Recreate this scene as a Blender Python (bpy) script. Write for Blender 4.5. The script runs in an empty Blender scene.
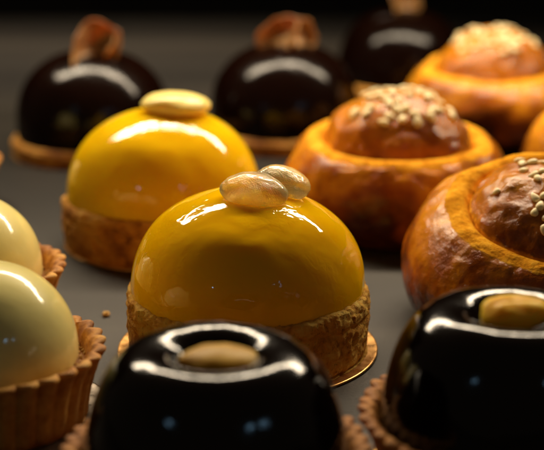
import bpy, math, random
from mathutils import Vector, Matrix, noise
S = 0.01                                   # everything below is written in centimetres
TAU = math.tau
scene = bpy.context.scene
col = scene.collection

# ------------------------------------------------------------------ materials
def new_mat(name):
    m = bpy.data.materials.new(name); m.use_nodes = True
    nt = m.node_tree; nt.nodes.clear()
    out = nt.nodes.new('ShaderNodeOutputMaterial')
    b = nt.nodes.new('ShaderNodeBsdfPrincipled')
    nt.links.new(b.outputs[0], out.inputs[0])
    tc = nt.nodes.new('ShaderNodeTexCoord')
    mp = nt.nodes.new('ShaderNodeMapping'); mp.inputs['Scale'].default_value = (100, 100, 100)
    nt.links.new(tc.outputs['Object'], mp.inputs[0])
    return m, nt, b, mp

def nz(nt, vec, scale, detail=4, rough=.55, dist=0):
    n = nt.nodes.new('ShaderNodeTexNoise')
    n.inputs['Scale'].default_value = scale; n.inputs['Detail'].default_value = detail
    n.inputs['Roughness'].default_value = rough; n.inputs['Distortion'].default_value = dist
    nt.links.new(vec.outputs[0], n.inputs['Vector'])
    return n

def ramp(nt, src, stops):
    r = nt.nodes.new('ShaderNodeValToRGB'); e = r.color_ramp.elements
    while len(e) < len(stops): e.new(.5)
    for i, (p, c) in enumerate(stops):
        e[i].position = p; e[i].color = (*c, 1) if len(c) == 3 else c
    nt.links.new(src, r.inputs[0]); return r

def bump(nt, b, src, dist, strength=1, prev=None, coat=False):
    n = nt.nodes.new('ShaderNodeBump')
    n.inputs['Strength'].default_value = strength; n.inputs['Distance'].default_value = dist * S
    nt.links.new(src, n.inputs['Height'])
    if prev: nt.links.new(prev.outputs[0], n.inputs['Normal'])
    nt.links.new(n.outputs[0], b.inputs['Normal'])
    if coat: nt.links.new(n.outputs[0], b.inputs['Coat Normal'])
    return n

def sss(b, w, radius, scale):
    b.inputs['Subsurface Weight'].default_value = w
    b.inputs['Subsurface Radius'].default_value = radius
    b.inputs['Subsurface Scale'].default_value = scale * S

def mat_yellow(name, c0, c1, rough=.1):
    m, nt, b, mp = new_mat(name)
    n = nz(nt, mp, .5, 3)
    r = ramp(nt, n.outputs['Fac'], [(.3, c0), (.7, c1)])
    nt.links.new(r.outputs[0], b.inputs['Base Color'])
    b.inputs['Roughness'].default_value = .55; b.inputs['Specular IOR Level'].default_value = .0
    b.inputs['Coat Weight'].default_value = .85; b.inputs['Coat Roughness'].default_value = rough
    b.inputs['Coat IOR'].default_value = 1.45
    sss(b, .6, (1, .6, .05), .7)
    w = nz(nt, mp, .55, 2, .35, .4); n2 = nz(nt, mp, 2.6, 1, .5, .8)
    p = bump(nt, b, w.outputs['Fac'], .15, 1, coat=True)
    p = bump(nt, b, n2.outputs['Fac'], .006, 1, p, coat=True)
    n3 = nz(nt, mp, 3.2, 2, .5, 1.2); mk = nz(nt, mp, .75, 1)
    mr = ramp(nt, mk.outputs['Fac'], [(.50, (0,) * 3), (.62, (1,) * 3)])
    mu = nt.nodes.new('ShaderNodeMath'); mu.operation = 'MULTIPLY'
    nt.links.new(n3.outputs['Fac'], mu.inputs[0]); nt.links.new(mr.outputs[0], mu.inputs[1])
    bump(nt, b, mu.outputs[0], .016, 1, p, coat=True)
    return m

def mat_gloss(name, c, coat_rough, wave=.05, sssw=0, rad=(1, .7, .4), rough=.35, coat=1, fleck=None):
    m, nt, b, mp = new_mat(name)
    b.inputs['Base Color'].default_value = (*c, 1)
    if fleck:
        n = nz(nt, mp, 1.2, 5); r = ramp(nt, n.outputs['Fac'], [(.35, c), (.7, fleck)])
        nt.links.new(r.outputs[0], b.inputs['Base Color'])
    b.inputs['Roughness'].default_value = rough; b.inputs['Specular IOR Level'].default_value = .12
    b.inputs['Coat Weight'].default_value = coat; b.inputs['Coat Roughness'].default_value = coat_rough
    if sssw: sss(b, sssw, rad, .5)
    w = nz(nt, mp, .7, 2, .4)
    n2 = nz(nt, mp, 9, 2, .5)
    p = bump(nt, b, w.outputs['Fac'], wave, 1, coat=True)
    bump(nt, b, n2.outputs['Fac'], .003, 1, p, coat=True)
    return m

def mat_baked(name, dark, mid, light, scale=3, bumpd=.05, rough=.65, pores=0, spec=.3, sw=.15):
    m, nt, b, mp = new_mat(name)
    n = nz(nt, mp, scale, 8, .65, .3); n1 = nz(nt, mp, scale * .25, 3)
    mx = nt.nodes.new('ShaderNodeMath'); mx.operation = 'MULTIPLY_ADD'
    nt.links.new(n1.outputs['Fac'], mx.inputs[0]); mx.inputs[1].default_value = .6
    sc = nt.nodes.new('ShaderNodeMath'); sc.operation = 'MULTIPLY'; sc.inputs[1].default_value = .55
    nt.links.new(n.outputs['Fac'], sc.inputs[0]); nt.links.new(sc.outputs[0], mx.inputs[2])
    r = ramp(nt, mx.outputs[0], [(.42, dark), (.56, mid), (.72, light)])
    nt.links.new(r.outputs[0], b.inputs['Base Color'])
    b.inputs['Roughness'].default_value = rough; b.inputs['Specular IOR Level'].default_value = spec
    sss(b, sw, (1, .5, .2), .25)
    f = nz(nt, mp, scale * 5, 6, .7)
    p = bump(nt, b, f.outputs['Fac'], bumpd)
    if pores:
        v = nt.nodes.new('ShaderNodeTexVoronoi'); v.inputs['Scale'].default_value = pores
        v.inputs['Randomness'].default_value = 1
        nt.links.new(mp.outputs[0], v.inputs['Vector'])
        vd = nz(nt, mp, 3, 3)
        va = nt.nodes.new('ShaderNodeVectorMath'); va.operation = 'MULTIPLY_ADD'
        nt.links.new(vd.outputs['Color'], va.inputs[0]); va.inputs[1].default_value = (.5, .5, .9); nt.links.new(mp.outputs[0], va.inputs[2])
        nt.links.new(va.outputs[0], v.inputs['Vector'])
        msk = nz(nt, mp, 1.7, 4, .7)
        am = nt.nodes.new('ShaderNodeMath'); am.operation = 'MULTIPLY_ADD'; am.inputs[1].default_value = .9
        nt.links.new(msk.outputs['Fac'], am.inputs[0]); nt.links.new(v.outputs['Distance'], am.inputs[2])
        rr = ramp(nt, am.outputs[0], [(.42, (.12, .12, .12)), (.72, (1, 1, 1))])
        p = bump(nt, b, rr.outputs[0], bumpd * 1.6, .8, p)
        mm = nt.nodes.new('ShaderNodeMix'); mm.data_type = 'RGBA'; mm.blend_type = 'MULTIPLY'
        mm.inputs['Factor'].default_value = .5
        nt.links.new(r.outputs[0], mm.inputs['A']); nt.links.new(rr.outputs[0], mm.inputs['B'])
        nt.links.new(mm.outputs['Result'], b.inputs['Base Color'])
    return m

def mat_crust(name, dark, mid, light, lift, coat=1.0):
    """egg-washed crust; the point attribute 'torn' lets the bare golden crumb show at the opening"""
    m, nt, b, mp = new_mat(name)
    L = nt.links
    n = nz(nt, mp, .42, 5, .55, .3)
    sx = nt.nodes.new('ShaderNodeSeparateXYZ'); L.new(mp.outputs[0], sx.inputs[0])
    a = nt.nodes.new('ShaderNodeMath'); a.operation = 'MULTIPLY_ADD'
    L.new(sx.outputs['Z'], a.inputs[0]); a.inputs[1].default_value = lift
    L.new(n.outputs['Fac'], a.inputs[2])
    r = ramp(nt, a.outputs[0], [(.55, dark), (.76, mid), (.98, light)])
    at = nt.nodes.new('ShaderNodeAttribute'); at.attribute_name = 'torn'
    en = nz(nt, mp, 2.2, 6, .65)
    e1 = nt.nodes.new('ShaderNodeMath'); e1.operation = 'MULTIPLY_ADD'; e1.inputs[1].default_value = .9
    L.new(en.outputs['Fac'], e1.inputs[0]); L.new(at.outputs['Fac'], e1.inputs[2])
    er = ramp(nt, e1.outputs[0], [(.80, (0, 0, 0)), (1.0, (1, 1, 1))])
    cn = nz(nt, mp, 2.6, 8, .7)
    cr = ramp(nt, cn.outputs['Fac'], [(.30, (.40, .12, .008)), (.5, (.80, .34, .022)), (.72, (.95, .52, .06))])
    mx = nt.nodes.new('ShaderNodeMix'); mx.data_type = 'RGBA'
    L.new(er.outputs[0], mx.inputs['Factor']); L.new(r.outputs[0], mx.inputs['A']); L.new(cr.outputs[0], mx.inputs['B'])
    L.new(mx.outputs['Result'], b.inputs['Base Color'])
    b.inputs['Roughness'].default_value = .6; b.inputs['Specular IOR Level'].default_value = .0
    cw = nz(nt, mp, 1.3, 5, .6)
    cc = ramp(nt, cw.outputs['Fac'], [(.38, (.25,) * 3), (.55, (coat,) * 3)])
    inv = nt.nodes.new('ShaderNodeMath'); inv.operation = 'SUBTRACT'; inv.inputs[0].default_value = 1; L.new(er.outputs[0], inv.inputs[1])
    mu = nt.nodes.new('ShaderNodeMath'); mu.operation = 'MULTIPLY'; L.new(inv.outputs[0], mu.inputs[0]); L.new(cc.outputs[0], mu.inputs[1])
    L.new(mu.outputs[0], b.inputs['Coat Weight'])
    b.inputs['Coat Roughness'].default_value = .07; b.inputs['Coat IOR'].default_value = 1.5
    sss(b, .12, (1, .4, .1), .3)
    w = nz(nt, mp, 1.3, 5, .55); v = nt.nodes.new('ShaderNodeTexVoronoi'); v.inputs['Scale'].default_value = 3.2
    v.feature = 'SMOOTH_F1'; L.new(mp.outputs[0], v.inputs['Vector'])
    f = nz(nt, mp, 9, 5, .65)
    p = bump(nt, b, w.outputs['Fac'], .12, 1, coat=True)
    p = bump(nt, b, v.outputs['Distance'], .03, 1, p, coat=True)
    bump(nt, b, f.outputs['Fac'], .022, 1, p, coat=True)
    return m

M = {}
M['yellow'] = mat_yellow('yellow_glaze', (1, .46, .001), (1, .50, .002), .045)
M['yellow_bright'] = mat_yellow('bright_yellow_glaze', (.96, .50, .003), (1, .56, .004), .07)
M['cream'] = mat_gloss('cream_glaze', (.92, .80, .30), .09, .06, .2, (1, .8, .4), coat=.8)
M['choc'] = mat_gloss('dark_chocolate_glaze', (.0034, .0012, .0005), .11, .07, rough=.5, coat=.72)
M['choc_back'] = mat_gloss('brown_chocolate_glaze', (.0050, .0013, .0005), .17, .09, rough=.5, coat=.5)
for k in ('choc', 'choc_back'): M[k].node_tree.nodes['Principled BSDF'].inputs['Specular IOR Level'].default_value = .0
M['cake'] = mat_baked('crumbly_cake', (.52, .20, .016), (.90, .45, .055), (1, .68, .15), 4.5, .085, .85, 9)
M['cake_dark'] = mat_baked('baked_cake', (.34, .11, .010), (.66, .27, .030), (.85, .44, .07), 2.4, .07, .75, 3.5)
M['short'] = mat_baked('tart_pastry', (.26, .085, .012), (.54, .23, .032), (.76, .41, .08), 2.5, .03, .6)
M['short_dark'] = mat_baked('dark_tart_pastry', (.22, .065, .008), (.48, .18, .022), (.66, .29, .05), 2.5, .03, .55)
M['filling'] = mat_baked('crumb_filling', (.50, .24, .05), (.80, .46, .12), (.95, .70, .32), 5, .06, .8)
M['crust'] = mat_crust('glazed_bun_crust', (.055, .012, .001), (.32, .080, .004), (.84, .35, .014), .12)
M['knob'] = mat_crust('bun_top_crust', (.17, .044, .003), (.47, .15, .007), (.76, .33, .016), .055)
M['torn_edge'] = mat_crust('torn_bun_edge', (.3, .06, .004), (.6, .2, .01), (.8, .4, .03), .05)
M['crumb'] = mat_baked('torn_bun_crumb', (.60, .20, .012), (.88, .38, .025), (.95, .52, .06), 3.0, .10, .75)
M['seed'] = mat_gloss('sesame_seed', (1, .84, .50), .3, .01, .25, rough=.45, coat=.3, fleck=(.80, .52, .20))
M['amber'] = mat_gloss('candied_fruit', (.46, .24, .006), .3, .05, .5, (1, .5, .1), rough=.6, coat=.15, fleck=(.62, .36, .012))
M['amber_light'] = mat_gloss('yellow_candied_fruit', (1, .48, .006), .25, .06, .5, (1, .6, .1), rough=.6, coat=.25, fleck=(1, .62, .02))
M['petal'] = mat_gloss('copper_petal', (.20, .095, .040), .3, .05, .3, (1, .4, .2), rough=.5, coat=.4, fleck=(.42, .22, .07))

def mat_jelly(name, c, trans=.45, sw=.6):
    m, nt, b, mp = new_mat(name)
    b.inputs['Base Color'].default_value = (*c, 1)
    b.inputs['Roughness'].default_value = .30
    b.inputs['IOR'].default_value = 1.3
    b.inputs['Transmission Weight'].default_value = trans
    b.inputs['Coat Weight'].default_value = .6; b.inputs['Coat Roughness'].default_value = .1
    sss(b, sw, (1, .65, .25), .25)
    w = nz(nt, mp, 1.5, 3, .5, .8); f = nz(nt, mp, 22, 2, .5)
    p = bump(nt, b, w.outputs['Fac'], .07, 1, coat=True)
    bump(nt, b, f.outputs['Fac'], .012, 1, p)
    return m
M['jelly'] = mat_jelly('candied_jelly', (1, .86, .45), .68, .9)
M['jelly_disc'] = mat_gloss('pale_fruit_jelly', (.98, .74, .22), .2, .05, .6, (1, .7, .3), rough=.5, coat=.5)
M['jelly_grey'] = mat_jelly('clear_jelly', (.55, .55, .50), .85, .1)

def mat_metal(name, c, rough):
    m, nt, b, mp = new_mat(name)
    b.inputs['Base Color'].default_value = (*c, 1); b.inputs['Metallic'].default_value = .9
    n = nz(nt, mp, 3, 4)
    rr = ramp(nt, n.outputs['Fac'], [(.3, (rough * .7,) * 3), (.7, (rough * 1.3,) * 3)])
    nt.links.new(rr.outputs[0], b.inputs['Roughness'])
    return m
M['gold'] = mat_metal('gold_card', (.72, .40, .13), .32)
M['silver'] = mat_metal('silver_card', (.16, .13, .10), .35)

def mat_counter():
    m, nt, b, mp = new_mat('slate_tray')
    mp.inputs['Scale'].default_value = (100 * .04, 100 * .30, 100)
    n = nz(nt, mp, .35, 5, .55, .4)
    r = ramp(nt, n.outputs['Fac'], [(.32, (.018, .015, .012)), (.5, (.035, .030, .024)), (.68, (.074, .063, .049))])
    mp2 = nt.nodes.new('ShaderNodeMapping'); mp2.inputs['Scale'].default_value = (100, 100, 100)
    nt.links.new(mp.inputs[0].links[0].from_socket, mp2.inputs[0])
    sp = nz(nt, mp2, 9, 8, .75)
    mm = nt.nodes.new('ShaderNodeMix'); mm.data_type = 'RGBA'; mm.blend_type = 'OVERLAY'
    mm.inputs['Factor'].default_value = .35
    nt.links.new(r.outputs[0], mm.inputs['A']); nt.links.new(sp.outputs['Fac'], mm.inputs['B'])
    # shade and streak patches painted into the slab: dark middle, paler band, dark edge
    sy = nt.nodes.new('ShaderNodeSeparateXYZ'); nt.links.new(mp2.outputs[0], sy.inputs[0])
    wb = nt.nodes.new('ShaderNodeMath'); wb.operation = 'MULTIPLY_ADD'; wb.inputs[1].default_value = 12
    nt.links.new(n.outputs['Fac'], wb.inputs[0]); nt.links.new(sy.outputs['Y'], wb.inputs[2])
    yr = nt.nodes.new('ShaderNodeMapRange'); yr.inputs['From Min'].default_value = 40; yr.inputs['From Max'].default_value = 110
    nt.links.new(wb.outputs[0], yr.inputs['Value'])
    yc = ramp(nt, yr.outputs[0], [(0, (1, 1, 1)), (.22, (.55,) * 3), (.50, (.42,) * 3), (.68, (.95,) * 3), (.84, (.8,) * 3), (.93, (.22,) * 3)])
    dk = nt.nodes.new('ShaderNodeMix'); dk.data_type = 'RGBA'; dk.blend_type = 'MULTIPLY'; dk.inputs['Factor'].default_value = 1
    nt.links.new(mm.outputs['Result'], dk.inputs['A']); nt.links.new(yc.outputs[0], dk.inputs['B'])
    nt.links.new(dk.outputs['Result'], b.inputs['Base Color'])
    b.inputs['Roughness'].default_value = .48; b.inputs['Specular IOR Level'].default_value = .35
    bump(nt, b, sp.outputs['Fac'], .02)
    return m
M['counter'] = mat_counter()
M['black'] = mat_baked('dark_backdrop', (.004, .0035, .003), (.006, .005, .004), (.009, .007, .006), .3, .01, .7, sw=0)

# ------------------------------------------------------------------ object helpers
def link_mesh(name, verts, faces, mat, parent=None, smooth=True, loc=(0, 0, 0)):
    me = bpy.data.meshes.new(name)
    me.from_pydata([(x * S, y * S, z * S) for x, y, z in verts], [], faces)
    me.update()
    if smooth: me.polygons.foreach_set('use_smooth', [True] * len(me.polygons))
    me.materials.append(mat)
    o = bpy.data.objects.new(name, me); col.objects.link(o)
    o.location = tuple(c * S for c in loc)
    if parent: o.parent = parent
    return o

def tag(o, label, cat, group=None):
    o['label'] = label; o['category'] = cat
    if group: o['group'] = group
    return o

def thing(name, label, cat, x, y, rz=0, group=None, z=0):
    o = bpy.data.objects.new(name, None); col.objects.link(o)
    o.empty_display_size = .01
    o.location = (x * S, y * S, z * S); o.rotation_euler = (0, 0, rz)
    return tag(o, label, cat, group)

def copy_thing(root, label, x, y, rz, z=0, scale=None):
    r = root.copy(); col.objects.link(r)
    r.location = (x * S, y * S, z * S); r.rotation_euler = (0, 0, rz); r['label'] = label
    if scale: r.scale = (scale,) * 3
    for ch in list(root.children):
        c = ch.copy(); col.objects.link(c); c.parent = r
    return r

def spline(pts, per=6):
    """Catmull-Rom through points of any dimension."""
    out = []
    n = len(pts)
    for i in range(n - 1):
        p0 = pts[max(i - 1, 0)]; p1 = pts[i]; p2 = pts[i + 1]; p3 = pts[min(i + 2, n - 1)]
        for k in range(per):
            t = k / per
            out.append(tuple(.5 * ((2 * b) + (-a + c) * t + (2 * a - 5 * b + 4 * c - d) * t * t + (-a + 3 * b - 3 * c + d) * t ** 3)
                             for a, b, c, d in zip(p0, p1, p2, p3)))
    out.append(tuple(pts[-1]))
    return out

def lathe(prof, nseg, warp=None):
    """prof: list of (r, z, ...); the first/last point with r<=.001 closes to a pole."""
    verts, rings, faces = [], [], []
    for pi, p in enumerate(prof):
        r, z = p[0], p[1]
        if r <= .001:
            q = (0, 0, z)
            if warp: q = warp(0, 0.0, z, pi, p)
            rings.append([len(verts)]); verts.append(q); continue
        ring = []
        for k in range(nseg):
            th = TAU * k / nseg
            q = warp(r, th, z, pi, p) if warp else (r * math.cos(th), r * math.sin(th), z)
            ring.append(len(verts)); verts.append(q)
        rings.append(ring)
    for a, b in zip(rings, rings[1:]):
        if len(a) == 1 and len(b) == 1: continue
        for k in range(nseg):
            k2 = (k + 1) % nseg
            if len(a) == 1: faces.append((a[0], b[k], b[k2]))
            elif len(b) == 1: faces.append((a[k], b[0], a[k2]))
            else: faces.append((a[k], b[k], b[k2], a[k2]))
    return verts, faces

def fn(x, y, z, s, seed=0, octv=4):
    return noise.fractal(Vector((x * s + seed * 7.31, y * s - seed * 3.7, z * s + seed)), 1.0, 2.1, octv)

# ------------------------------------------------------------------ pastry parts
def glaze_dome(parent, R, z0, b, mat, seed, n=2.12, wob=.025, drip=.12, per=1):
    """superellipse dome, lower edge irregular and tucked in where the glaze set"""
    prof = []
    N = 46
    for i in range(N + 1):
        a = (math.pi / 2) * (1 - i / N)
        ca, sa = max(math.cos(a), 0), max(math.sin(a), 0)
        prof.append((R * ca ** (2 / n) if i else 0, z0 + b * sa ** (2 / n), 0))
    for (dr, dz, w) in ((.0, -.10, .3), (-.02, -.20, .6), (-.07, -.28, 1), (-.16, -.33, 1), (-.30, -.33, .7), (-.6, -.30, 0)):
        prof.append((R + dr, z0 + dz, w))
    def warp(r, th, z, pi, p):
        c, s = math.cos(th), math.sin(th)
        k = 1 + wob * noise.noise(Vector((c * 1.1 * r / R + seed, s * 1.1 * r / R, z * .5)))
        d = p[2] * drip * (fn(c * 2.2, s * 2.2, 0, 1.6, seed, 4))
        rr = r * k + p[2] * .05 * fn(c * 3, s * 3, z, 2.2, seed + 4, 3)
        return (rr * c, rr * s, z - abs(d) * 1.2 + d * .4)
    v, f = lathe(prof, 220, warp)
    return link_mesh('glaze', v, f, mat, parent)

def cake_base(parent, R, h, mat, seed, rough=1.0):
    pr = [(0, h - .05), (1.2, h - .04), (2.4, h - .02), (R - .45, h), (R - .2, h + .02), (R - .07, h - .03), (R - .01, h - .14),
          (R + .02, h * .75), (R + .01, h * .5), (R - .02, h * .3), (R - .06, .14), (R - .14, .03), (R - .3, 0), (0, 0)]
    prof = spline(pr, 16)
    prof = [(max(a, .0), b) for a, b in prof]; prof[0] = (0, pr[0][1]); prof[-1] = (0, 0)
    prof = [q for i, q in enumerate(prof) if i in (0, len(prof) - 1) or q[0] > .05]
    def warp(r, th, z, pi, p):
        x, y = r * math.cos(th), r * math.sin(th)
        if r < .1: return (x, y, z)
        side = min(1, max(0, (r - R * .8) / (R * .15)))
        f1 = fn(x, y, z, .7, seed, 3) * .05
        f2 = fn(x, y, z, 3.4, seed + 3, 7) * .055
        d, pts = noise.voronoi(Vector((x * 3.6 + seed, y * 3.6, z * 4.4 + f2 * 6)))
        pore = -max(0, .30 - d[0]) * .38 * max(0, min(1, .55 + 1.6 * fn(x, y, z, 1.1, seed + 20, 2)))
        crack = 0
        # an open torn seam running round the upper third
        sx = h * .72 + .22 * fn(math.cos(th) * 3, math.sin(th) * 3, 0, 1.0, seed + 9, 3)
        seam = -.10 * math.exp(-((z - sx) / .07) ** 2) * max(0, min(1, .5 + 2 * fn(math.cos(th) * 2, math.sin(th) * 2, 1, 1.3, seed + 2, 2)))
        k = (f1 + f2 + pore + crack + seam) * side * rough
        rr = r + k
        zz = z
        if z > h * .8: zz = z + (f2 * .7 + f1 * .9) * min(1, side + .2) * rough
        return (rr * math.cos(th), rr * math.sin(th), max(zz, 0))
    v, f = lathe(prof, 520, warp)
    return link_mesh('cake', v, f, mat, parent)

def tart_shell(parent, R, h, lobes, mat, seed, name='tart_shell'):
    A = .20
    pr = [(0, 0, 0), (R - .75, 0, .0), (R - .62, .03, .2), (R - .56, .14, .38), (R - .48, h * .4, .48), (R - .34, h * .72, .68), (R - .20, h * .93, 1), (R - .12, h, 1.0),
          (R - .17, h + .07, .95), (R - .30, h + .07, .7), (R - .42, h - .05, .38), (R - .50, h - .28, .12), (R - .62, h - .5, 0), (R - 1.2, h - .55, 0), (0, h - .55, 0)]
    prof = spline(pr, 6)
    prof = [(0, 0, 0)] + [q for q in prof[1:-1] if q[0] > .06] + [(0, h - .55, 0)]
    def warp(r, th, z, pi, p):
        if r < .05: return (0, 0, z)
        jit = .10 * noise.noise(Vector((math.cos(th) * 5 + seed, math.sin(th) * 5, 0)))
        ph = lobes * th / 2 + jit
        l = abs(math.cos(ph)) ** .75
        amp = A * (1 + .45 * noise.noise(Vector((math.cos(th) * 8, math.sin(th) * 8, seed + 5))))
        x, y = r * math.cos(th), r * math.sin(th)
        rr = r + p[2] * amp * (l - .45) + .022 * fn(x, y, z, 2.4, seed, 4)
        top = max(0, (z - h * .8) / (h * .2))
        zz = z + top * p[2] * (.05 * (l - .5) + .05 * fn(x, y, 0, 1.0, seed + 2, 3)) + .015 * fn(x, y, z, 4, seed, 3)
        if z < .05: zz = z
        return (rr * math.cos(th), rr * math.sin(th), max(zz, 0))
    v, f = lathe(prof, lobes * 18, warp)
    return link_mesh(name, v, f, mat, parent)

def blob(name, parent, a, b, c, mat, seed, loc, rot=(0, 0, 0), wr=.08, n=40, sharp=0, crease=0.0):
    """lumpy oval: a, b, c are half axes; sharp narrows one end; crease cuts a soft groove along its length"""
    verts, faces = [], []
    N, K = n // 2, n
    R = Matrix.Rotation(rot[2], 3, 'Z') @ Matrix.Rotation(rot[1], 3, 'Y') @ Matrix.Rotation(rot[0], 3, 'X')
    prof = [(math.sin(math.pi * i / N), math.cos(math.pi * i / N)) for i in range(N + 1)]
    prof[0] = (0, 1); prof[-1] = (0, -1)
    def warp(r, th, z, pi, p):
        x, y = r * math.cos(th), r * math.sin(th)
        k = 1 + wr * 1.4 * noise.noise(Vector((x * 1.4 + seed, y * 1.4, z * 1.4))) + wr * .5 * noise.noise(Vector((x * 4 + seed, y * 4, z * 4)))
        kk = 1 - sharp * x * .5
        g = crease * math.exp(-(y / .16) ** 2) * max(0, z) * (1 - .6 * x * x)
        q = R @ Vector((a * x * k, b * y * k * kk, c * z * k * kk - g))
        return (q.x, q.y, q.z)
    v, f = lathe(prof, K, warp)
    o = link_mesh(name, v, f, mat, parent, loc=loc)
    return o

def board(R, label, x, y, mat, group):
    prof = [(0, 0), (R - .02, 0), (R, .015), (R + .03, .05), (R + .02, .085), (R - .03, .09), (R - .10, .065), (R - .3, .06), (0, .06)]
    v, f = lathe(prof, 160, lambda r, th, z, pi, p: (r * math.cos(th), r * math.sin(th), z))
    o = link_mesh('cake_board', v, f, mat, loc=(x, y, 0))
    return tag(o, label, 'cake board', group)

# ------------------------------------------------------------------ the setting
def grid(name, x0, x1, y0, y1, nx, ny, zf, mat):
    v = [(x0 + (x1 - x0) * i / nx, y0 + (y1 - y0) * j / ny, 0) for j in range(ny + 1) for i in range(nx + 1)]
    v = [(x, y, zf(x, y)) for x, y, z in v]
    f = [(j * (nx + 1) + i, j * (nx + 1) + i + 1, (j + 1) * (nx + 1) + i + 1, (j + 1) * (nx + 1) + i) for j in range(ny) for i in range(nx)]
    return link_mesh(name, v, f, mat)
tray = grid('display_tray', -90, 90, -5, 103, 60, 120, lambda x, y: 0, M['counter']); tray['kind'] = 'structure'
bd = link_mesh('backdrop', [(-120, 118, -30), (120, 118, -30), (120, 122, 60), (-120, 122, 60), (-120, 106, -30), (120, 106, -30)],
               [(0, 1, 2, 3), (4, 5, 1, 0)], M['black'], smooth=False); bd['kind'] = 'structure'

# ------------------------------------------------------------------ camera frame -> places (measured once from the photograph, in cm)
# name: (x, y) on the tray
P = dict(y1=(-.69, 36.0), y2=(-3.83, 46.2), c1=(-7.05, 31.4), c2=(-9.0, 37.8), c3=(-13.4, 50.7),
         k1=(-1.20, 26.5), k2=(5.33, 28.2), b1=(-8.1, 60.0), b2=(.6, 62.2), b3=(7.1, 73.9),
         n1=(4.6, 48.2), n2=(8.1, 38.4), n3=(10.3, 62.8), n4=(14.1, 51.7))

# ------------------------------------------------------------------ yellow domed cakes
GY = 'yellow glazed domed cakes'
def yellow_cake(label, key, rz, R, Rd, h, b, gmat, cmat, seed, bright=1):
    x, y = P[key]
    t = thing('domed_cake', label, 'cake', x, y, 0, GY, .065)
    cake_base(t, R, h, cmat, seed)
    glaze_dome(t, Rd, h + .12, b, gmat, seed, wob=.025, drip=.30)
    return t
y1 = yellow_cake('deep yellow glazed dome cake in sharp focus, two pale candied lumps on top', 'y1', 0, 3.42, 3.29, 1.82, 2.66, M['yellow'], M['cake'], 3)
board(3.68, 'gold round card under the sharply focused middle yellow cake', *P['y1'], M['gold'], 'round cards under the cakes')
blob('candied_topping', y1, .92, .66, .42, M['jelly'], 2, (.20, -.45, 4.72), (.36, .10, -.12), .05, 64)
blob('candied_topping', y1, .82, .60, .40, M['jelly'], 9, (1.0, .42, 4.73), (.25, .22, -.4), .05, 64)

y2 = yellow_cake('bright yellow dome cake out of focus, topped by one flat pale disc', 'y2', 0, 3.58, 3.40, 1.70, 2.95, M['yellow_bright'], M['cake_dark'], 11)
board(3.55, 'gold round card under the rear blurred yellow cake', *P['y2'], M['gold'], 'round cards under the cakes')
blob('candied_topping', y2, 1.2, 1.0, .42, M['jelly_disc'], 5, (.5, 0, 4.94), (.0, .05, 0), .05, 48)

# ------------------------------------------------------------------ cream tarts
GC = 'cream glazed tarts at the left edge'
def cream_tart(label, key, seed, rz=0):
    x, y = P[key]
    t = thing('cream_tart', label, 'tart', x, y, rz, GC, .065)
    tart_shell(t, 2.92, 1.75, 30, M['short'], seed)
    glaze_dome(t, 2.2, 1.66, 2.32, M['cream'], seed, n=2.05, wob=.015, drip=.08)
    # crumbs that cling where the dome meets the shell
    rnd = random.Random(seed)
    v, f = [], []
    for i in range(150):
        th = rnd.uniform(0, TAU); r = 2.2 + rnd.uniform(-.02, .24); s = rnd.uniform(.025, .07)
        c = Vector((r * math.cos(th), r * math.sin(th), 1.30 + rnd.uniform(0, .12) + (.1 if r < 2.27 else 0)))
        base = len(v)
        for d in ((1, 0, 0), (-1, 0, 0), (0, 1, 0), (0, -1, 0), (0, 0, 1), (0, 0, -1)):
            v.append(tuple(c + Vector(d) * s * rnd.uniform(.6, 1.3)))
        for tri in ((0, 2, 4), (2, 1, 4), (1, 3, 4), (3, 0, 4), (2, 0, 5), (1, 2, 5), (3, 1, 5), (0, 3, 5)):
            f.append(tuple(base + q for q in tri))
    o = link_mesh('crumbs', v, f, M['filling'], t, smooth=True); o['kind'] = 'stuff'
    return t
c1 = cream_tart('nearest pale cream dome in a fluted tart shell, lower left corner', 'c1', 21)
board(2.98, 'silver round card under the nearest cream tart', *P['c1'], M['silver'], 'round cards under the cakes')
c2 = cream_tart('pale cream dome tart with a small grey jelly bead, second from the front', 'c2', 33, .1)
blob('jelly_bead', c2, .30, .16, .30, M['jelly_grey'], 7, (.72, -1.92, 3.02), (.5, 0, .3), .05, 32)
c3 = cream_tart('farthest cream tart, mostly cut off at the left edge, blurred shell rim', 'c3', 45, .3)

# ------------------------------------------------------------------ dark chocolate domes with a dimple
GK = 'dark chocolate dimpled tarts in front'
def choc_tart(label, key, seed, rz=0):
    x, y = P[key]
    t = thing('chocolate_tart', label, 'chocolate tart', x, y, rz, GK, .065)
    tart_shell(t, 3.38, 1.45, 42, M['short_dark'], seed)
    pr = [(0, 3.46), (.35, 3.46), (.62, 3.50), (.80, 3.62), (.95, 3.76), (1.15, 3.85), (1.42, 3.89), (1.68, 3.86), (1.92, 3.75), (2.15, 3.55), (2.38, 3.22), (2.58, 2.76), (2.73, 2.22), (2.83, 1.68), (2.87, 1.3), (2.80, 1.1), (2.55, 1.0), (0, 1.0)]
    prof = spline(pr, 7); prof = [(0, 3.46)] + [q for q in prof[1:-1] if q[0] > .06] + [(0, 1.0)]
    def warp(r, th, z, pi, p):
        c, s = math.cos(th), math.sin(th)
        k = 1 + .012 * noise.noise(Vector((c + seed, s, z * .5)))
        return (r * k * c, r * k * s, z + .03 * noise.noise(Vector((c * r * .5, s * r * .5, seed))))
    v, f = lathe(prof, 240, warp)
    link_mesh('glaze', v, f, M['choc'], t)
    return t
k1 = choc_tart('black chocolate tart with amber fruit sunk in its dimple, front centre-left', 'k1', 51)
blob('candied_topping', k1, .86, .62, .26, M['amber'], 13, (.12, .02, 3.60), (.10, .03, .05), .06, 48)
k2 = choc_tart('black chocolate tart with a raised yellow almond-shaped fruit, front right corner', 'k2', 57, .4)
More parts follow.
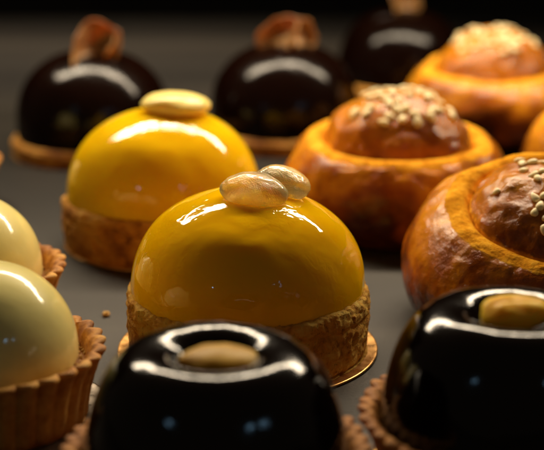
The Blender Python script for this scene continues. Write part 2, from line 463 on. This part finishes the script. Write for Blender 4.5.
blob('candied_topping', k2, .82, .52, .36, M['amber_light'], 17, (.12, .02, 3.78), (.20, -.12, -.35), .09, 48, sharp=.5, crease=.05)
k1.scale = (1, 1, .965); k2.scale = (1, 1, 1.03)
board(3.1, 'gold round card under the front centre-left chocolate tart', *P['k1'], M['gold'], 'round cards under the cakes')
board(3.1, 'gold round card under the front right chocolate tart', *P['k2'], M['gold'], 'round cards under the cakes')

# ------------------------------------------------------------------ rear chocolate domes on biscuit, with a curled petal
GB = 'blurred chocolate domes in the back row'
def curl(parent, seed, loc, rot, size):
    """a thin cupped flake of coloured chocolate with a ragged rounded outline"""
    N, K = 16, 64
    R = Matrix.Rotation(rot[2], 3, 'Z') @ Matrix.Rotation(rot[1], 3, 'Y') @ Matrix.Rotation(rot[0], 3, 'X')
    v, f = [], []
    def pt(i, k, off):
        th = TAU * k / K; q = i / N
        out = 1 + .22 * noise.noise(Vector((math.cos(th) * 1.3 + seed, math.sin(th) * 1.3, 0))) + .05 * noise.noise(Vector((math.cos(th) * 5 + seed, math.sin(th) * 5, 3)))
        u, w = q * out * math.cos(th), q * out * math.sin(th)
        a = u * 1.25 + .35 * w                      # rolled round its upright axis
        x = math.sin(a) * .82; y = -(math.cos(a) - 1) * -.85 - .30 * w * w + .12 * noise.noise(Vector((u * 1.6 + seed, w * 1.6, 2)))
        return R @ (Vector((x * (1 + off * .3), y + off, w * 1.0)) * size)
    for off in (0, .07):
        v.append(tuple(pt(0, 0, off)))
        for i in range(1, N + 1):
            for k in range(K): v.append(tuple(pt(i, k, off)))
    B = 1 + N * K
    for k in range(K):
        k2 = (k + 1) % K
        f.append((0, 1 + k, 1 + k2)); f.append((B, B + 1 + k2, B + 1 + k))
        for i in range(N - 1):
            a, b = 1 + i * K, 1 + (i + 1) * K
            f.append((a + k, b + k, b + k2, a + k2)); f.append((B + a + k, B + a + k2, B + b + k2, B + b + k))
        a = 1 + (N - 1) * K
        f.append((a + k, B + a + k, B + a + k2, a + k2))
    return link_mesh('chocolate_petal', v, f, M['petal'], parent, loc=loc)
def choc_dome(label, key, seed):
    x, y = P[key]
    t = thing('chocolate_dome', label, 'chocolate cake', x, y, 0, GB)
    cake_base(t, 3.68, .75, M['short'], seed, .4)
    glaze_dome(t, 3.5, 1.0, 3.62, M['choc_back'], seed, n=2.4, wob=.03, drip=.05)
    return t
b1 = choc_dome('dark chocolate dome on orange biscuit with a broad copper petal, back left', 'b1', 61)
curl(b1, 1, (.15, -.75, 4.72), (-.25, .2, .35), 1.30)
curl(b1, 5, (.75, -.55, 4.75), (-.5, .5, -.9), .85)
b2 = choc_dome('dark chocolate dome with tan petal, behind and between yellow cake and bun', 'b2', 67)
curl(b2, 4, (-.1, -.5, 4.95), (-.3, .4, -.6), 1.05)
curl(b2, 9, (.65, -.3, 4.85), (-.4, -.3, .7), .85)
b3 = choc_dome('farthest dark chocolate dome, nearly lost in shadow at the top', 'b3', 73)
curl(b3, 8, (0, -.2, 4.9), (-.2, -.2, .4), 1.0)

# ------------------------------------------------------------------ buns
GN = 'brioche buns with sesame tops'
def bun(label, key, seed, nseeds, tilt=0, rz=0, sparse=False, shift=0, zs=1.0, kz=1.0):
    x, y = P[key]
    t = thing('sesame_bun', label, 'bun', x, y, 0, GN)
    base = [(0, .0), (2.6, .0), (3.35, .06), (3.85, .45), (4.14, 1.05), (4.20, 1.70), (4.08, 2.32), (3.82, 2.84), (3.55, 3.14), (3.34, 3.30)]
    band = [(3.34, 3.30), (3.16, 3.38), (2.98, 3.37), (2.84, 3.29), (2.74, 3.14)]
    knob = [(2.74, 3.14), (2.70, 3.28), (2.57, 3.60), (2.32, 4.02), (1.88, 4.45), (1.40, 4.78), (.85, 5.00), (.4, 5.09), (0, 5.12)]
    knob = [(r, z if z < 3.2 else 3.2 + (z - 3.2) * kz) for r, z in knob]
    def W(r, z, th):
        x0, y0 = math.cos(th), math.sin(th)
        # the torn opening is not a true circle
        up = min(1, max(0, (z - 1.2) / 1.6))
        inner = 1 if r < 3.6 else max(0, (4.2 - r) / .6)
        ell = 1 + up * inner * (.10 * noise.noise(Vector((x0 * 1.1 + seed, y0 * 1.1, 0))))
        rr = r * ell
        px, py = rr * x0, rr * y0
        d = .16 * fn(px, py, z, .35, seed, 3) + .035 * fn(px, py, z, 1.3, seed + 5, 4) + .012 * fn(px, py, z, 5, seed + 6, 3)
        if 2.5 < r < 3.7 and z > 2.6: d += .035 * fn(px, py, z, 1.6, seed + 8, 5)
        if r < 2.75 and z > 2.8: d += .12 * fn(px, py, z, .9, seed + 12, 3)
        n = Vector((px, py, max(0, (z - 1.5) * 1.4)))
        if n.length > 0: n.normalize()
        q = Vector((px, py, z)) + n * d
        tl = tilt * up
        q.z += tl * q.y * .9 + tl * .4
        q.y -= tl * (q.z - 2) * .5
        q.x += shift * up * max(0, min(1, (4.3 - r) / 1.2))
        q.z *= zs
        if z <= .06: q.z = max(0, z)
        return q
    def surf(r, z, th): return W(r, z, th)
    def mk(name, pts, per, mat, close0=False, close1=False):
        prof = spline(pts, per)
        prof = [q for i, q in enumerate(prof) if q[0] > .05 or i in (0, len(prof) - 1)]
        v, f = lathe(prof, 260, lambda r, th, z, pi, p: tuple(W(r, z, th)))
        o = link_mesh(name, v, f, mat, t)
        # how far the torn, unglazed crumb shows: 1 along the opening, fading into the crust
        at = o.data.attributes.new('torn', 'FLOAT', 'POINT')
        vals = []
        for q in prof:
            r, z = q[0], q[1]
            if name == 'crust': k = max(0, 1 - (r - 3.24) / (.22 if sparse else .36)) if z > 2.4 else 0
            elif name == 'torn_rim': k = 1.0
            else: k = max(0, 1 - (z - 3.08) / .35)
            vals += [k] * (1 if r <= .001 else 260)
        at.data.foreach_set('value', vals)
        return o
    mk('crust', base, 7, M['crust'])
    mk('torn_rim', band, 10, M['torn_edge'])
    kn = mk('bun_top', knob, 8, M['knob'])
    rnd = random.Random(seed)
    ks = spline(knob, 8)
    made = []
    tries = 0
    # one seed mesh, linked copies
    first = None
    while len(made) < nseeds and tries < 4000:
        tries += 1
        th = rnd.uniform(0, TAU); rmax = 1.95
        rq = rmax * math.sqrt(rnd.random()) 
        if sparse and rnd.random() < .25: rq = rnd.uniform(1.4, 2.25)
        seg = [(q, i) for i, q in enumerate(ks) if q[0] < 2.4]
        q = min(seg, key=lambda s: abs(s[0][0] - rq))[0]
        # interpolate profile height
        zz = q[1]
        p0 = W(q[0], zz, th)
        if any((p0 - o).length < .25 for o in made): continue
        if sparse and p0.x < (-.72 if made else -9) or (sparse and not made and not (-1.75 < p0.x < -1.4 and -.9 < p0.y < -.2)): continue
        made.append(p0)
        e = .06
        i = ks.index(q); q2 = ks[min(i + 1, len(ks) - 1)]; q1 = ks[max(i - 1, 0)]
        tu = W(q2[0], q2[1], th) - W(q1[0], q1[1], th); tv = W(q[0], zz, th + e) - W(q[0], zz, th - e)
        n = tu.cross(tv)
        if n.length < 1e-6: n = Vector((0, 0, 1))
        n.normalize()
        if n.z < 0: n = -n
        ang = rnd.uniform(0, TAU)
        X = n.orthogonal().normalized(); X = Matrix.Rotation(ang, 3, n) @ X
        Y = n.cross(X)
        mat = Matrix((X, Y, n)).transposed().to_4x4()
        mat.translation = (p0 + n * .045) * S
        sc = rnd.uniform(.85, 1.15) * (.92 if sparse else 1.2)
        if first is None:
            so = SEED.copy()
            first = so
        else: so = SEED.copy()
        so.name = 'sesame_seed'
        col.objects.link(so); so.parent = t
        so.matrix_local = mat @ Matrix.Diagonal((sc * rnd.uniform(.9, 1.15), sc, sc * rnd.uniform(.8, 1.1), 1))
    return t
SEED = blob('sesame_seed', None, .175, .115, .075, M['seed'], 3, (0, 0, 0), wr=.05, n=14, sharp=.7)
col.objects.unlink(SEED)
n1 = bun('golden torn-open sesame bun, whole in view, right of the middle yellow cake', 'n1', 101, 52, tilt=.07)
n2 = bun('nearest glossy brown bun, sharply focused, sesame seeds on its right side', 'n2', 113, 64, tilt=.32, sparse=True, shift=.42, zs=1.02, kz=.62)
n3 = bun('rear blurred sesame bun in the upper right corner', 'n3', 127, 52, tilt=.05)
n4 = bun('bun showing only its blurred edge at the far right side', 'n4', 131, 40)

# ------------------------------------------------------------------ loose crumbs
rnd = random.Random(5)
def crumb(x, y, s, label):
    o = blob('crumb', None, s, s * .7, s * .55, M['filling'], rnd.random() * 50, (x, y, s * .45), (0, 0, rnd.random() * 6), .5, 20)
    return tag(o, label, 'crumb')
crumb(-5.05, 38.6, .14, 'tiny pale crumb alone on the tray between cream tart and yellow cake')

# ------------------------------------------------------------------ light
def area(name, loc, target, sx, sy, power, color):
    l = bpy.data.lights.new(name, 'AREA'); l.shape = 'RECTANGLE'
    l.size = sx * S; l.size_y = sy * S; l.energy = power; l.color = color
    o = bpy.data.objects.new(name, l); col.objects.link(o)
    o.location = [c * S for c in loc]
    d = Vector(target) - Vector(loc)
    o.rotation_euler = d.to_track_quat('-Z', 'Y').to_euler()
    return o
area('case_strip_light', (3, 62, 29), (2, 47, 0), 60, 3.3, 3.6, (1, .82, .58))
area('shop_lamp', (-58, -38, 44), (0, 36, 0), 1.7, 1.7, .05, (.38, .70, 1))
area('shop_lamp', (50, -42, 44), (0, 36, 0), 2.0, 1.7, .065, (.38, .70, 1))
area('shop_lamp', (68, -36, 43), (0, 36, 0), 1.8, 1.6, .045, (.38, .70, 1))
sl = area('added_rear_fill', (-20, 99, 30), (-20, 93, 0), 46, 3, .34, (1, .80, .58)); sl.data.spread = math.radians(75)  # added fill to brighten the far tray; limited spread keeps it off the domes
w = bpy.data.worlds.new('World'); scene.world = w; w.use_nodes = True
w.node_tree.nodes['Background'].inputs[0].default_value = (1, .74, .48, 1)
w.node_tree.nodes['Background'].inputs[1].default_value = .04

# ------------------------------------------------------------------ camera
cam = bpy.data.cameras.new('camera'); co = bpy.data.objects.new('camera', cam); col.objects.link(co)
co.location = (0, 0, 14.5 * S)
co.rotation_euler = (math.pi / 2 - math.radians(16.73), 0, 0)
cam.sensor_width = 36; cam.lens = 36 * 1350 / 544
cam.clip_start = .01; cam.clip_end = 100
cam.dof.use_dof = True; cam.dof.focus_distance = .365; cam.dof.aperture_fstop = 11
scene.camera = co
scene.view_settings.view_transform = 'Standard'; scene.view_settings.look = 'None'
scene.view_settings.exposure = 0; scene.view_settings.gamma = 1
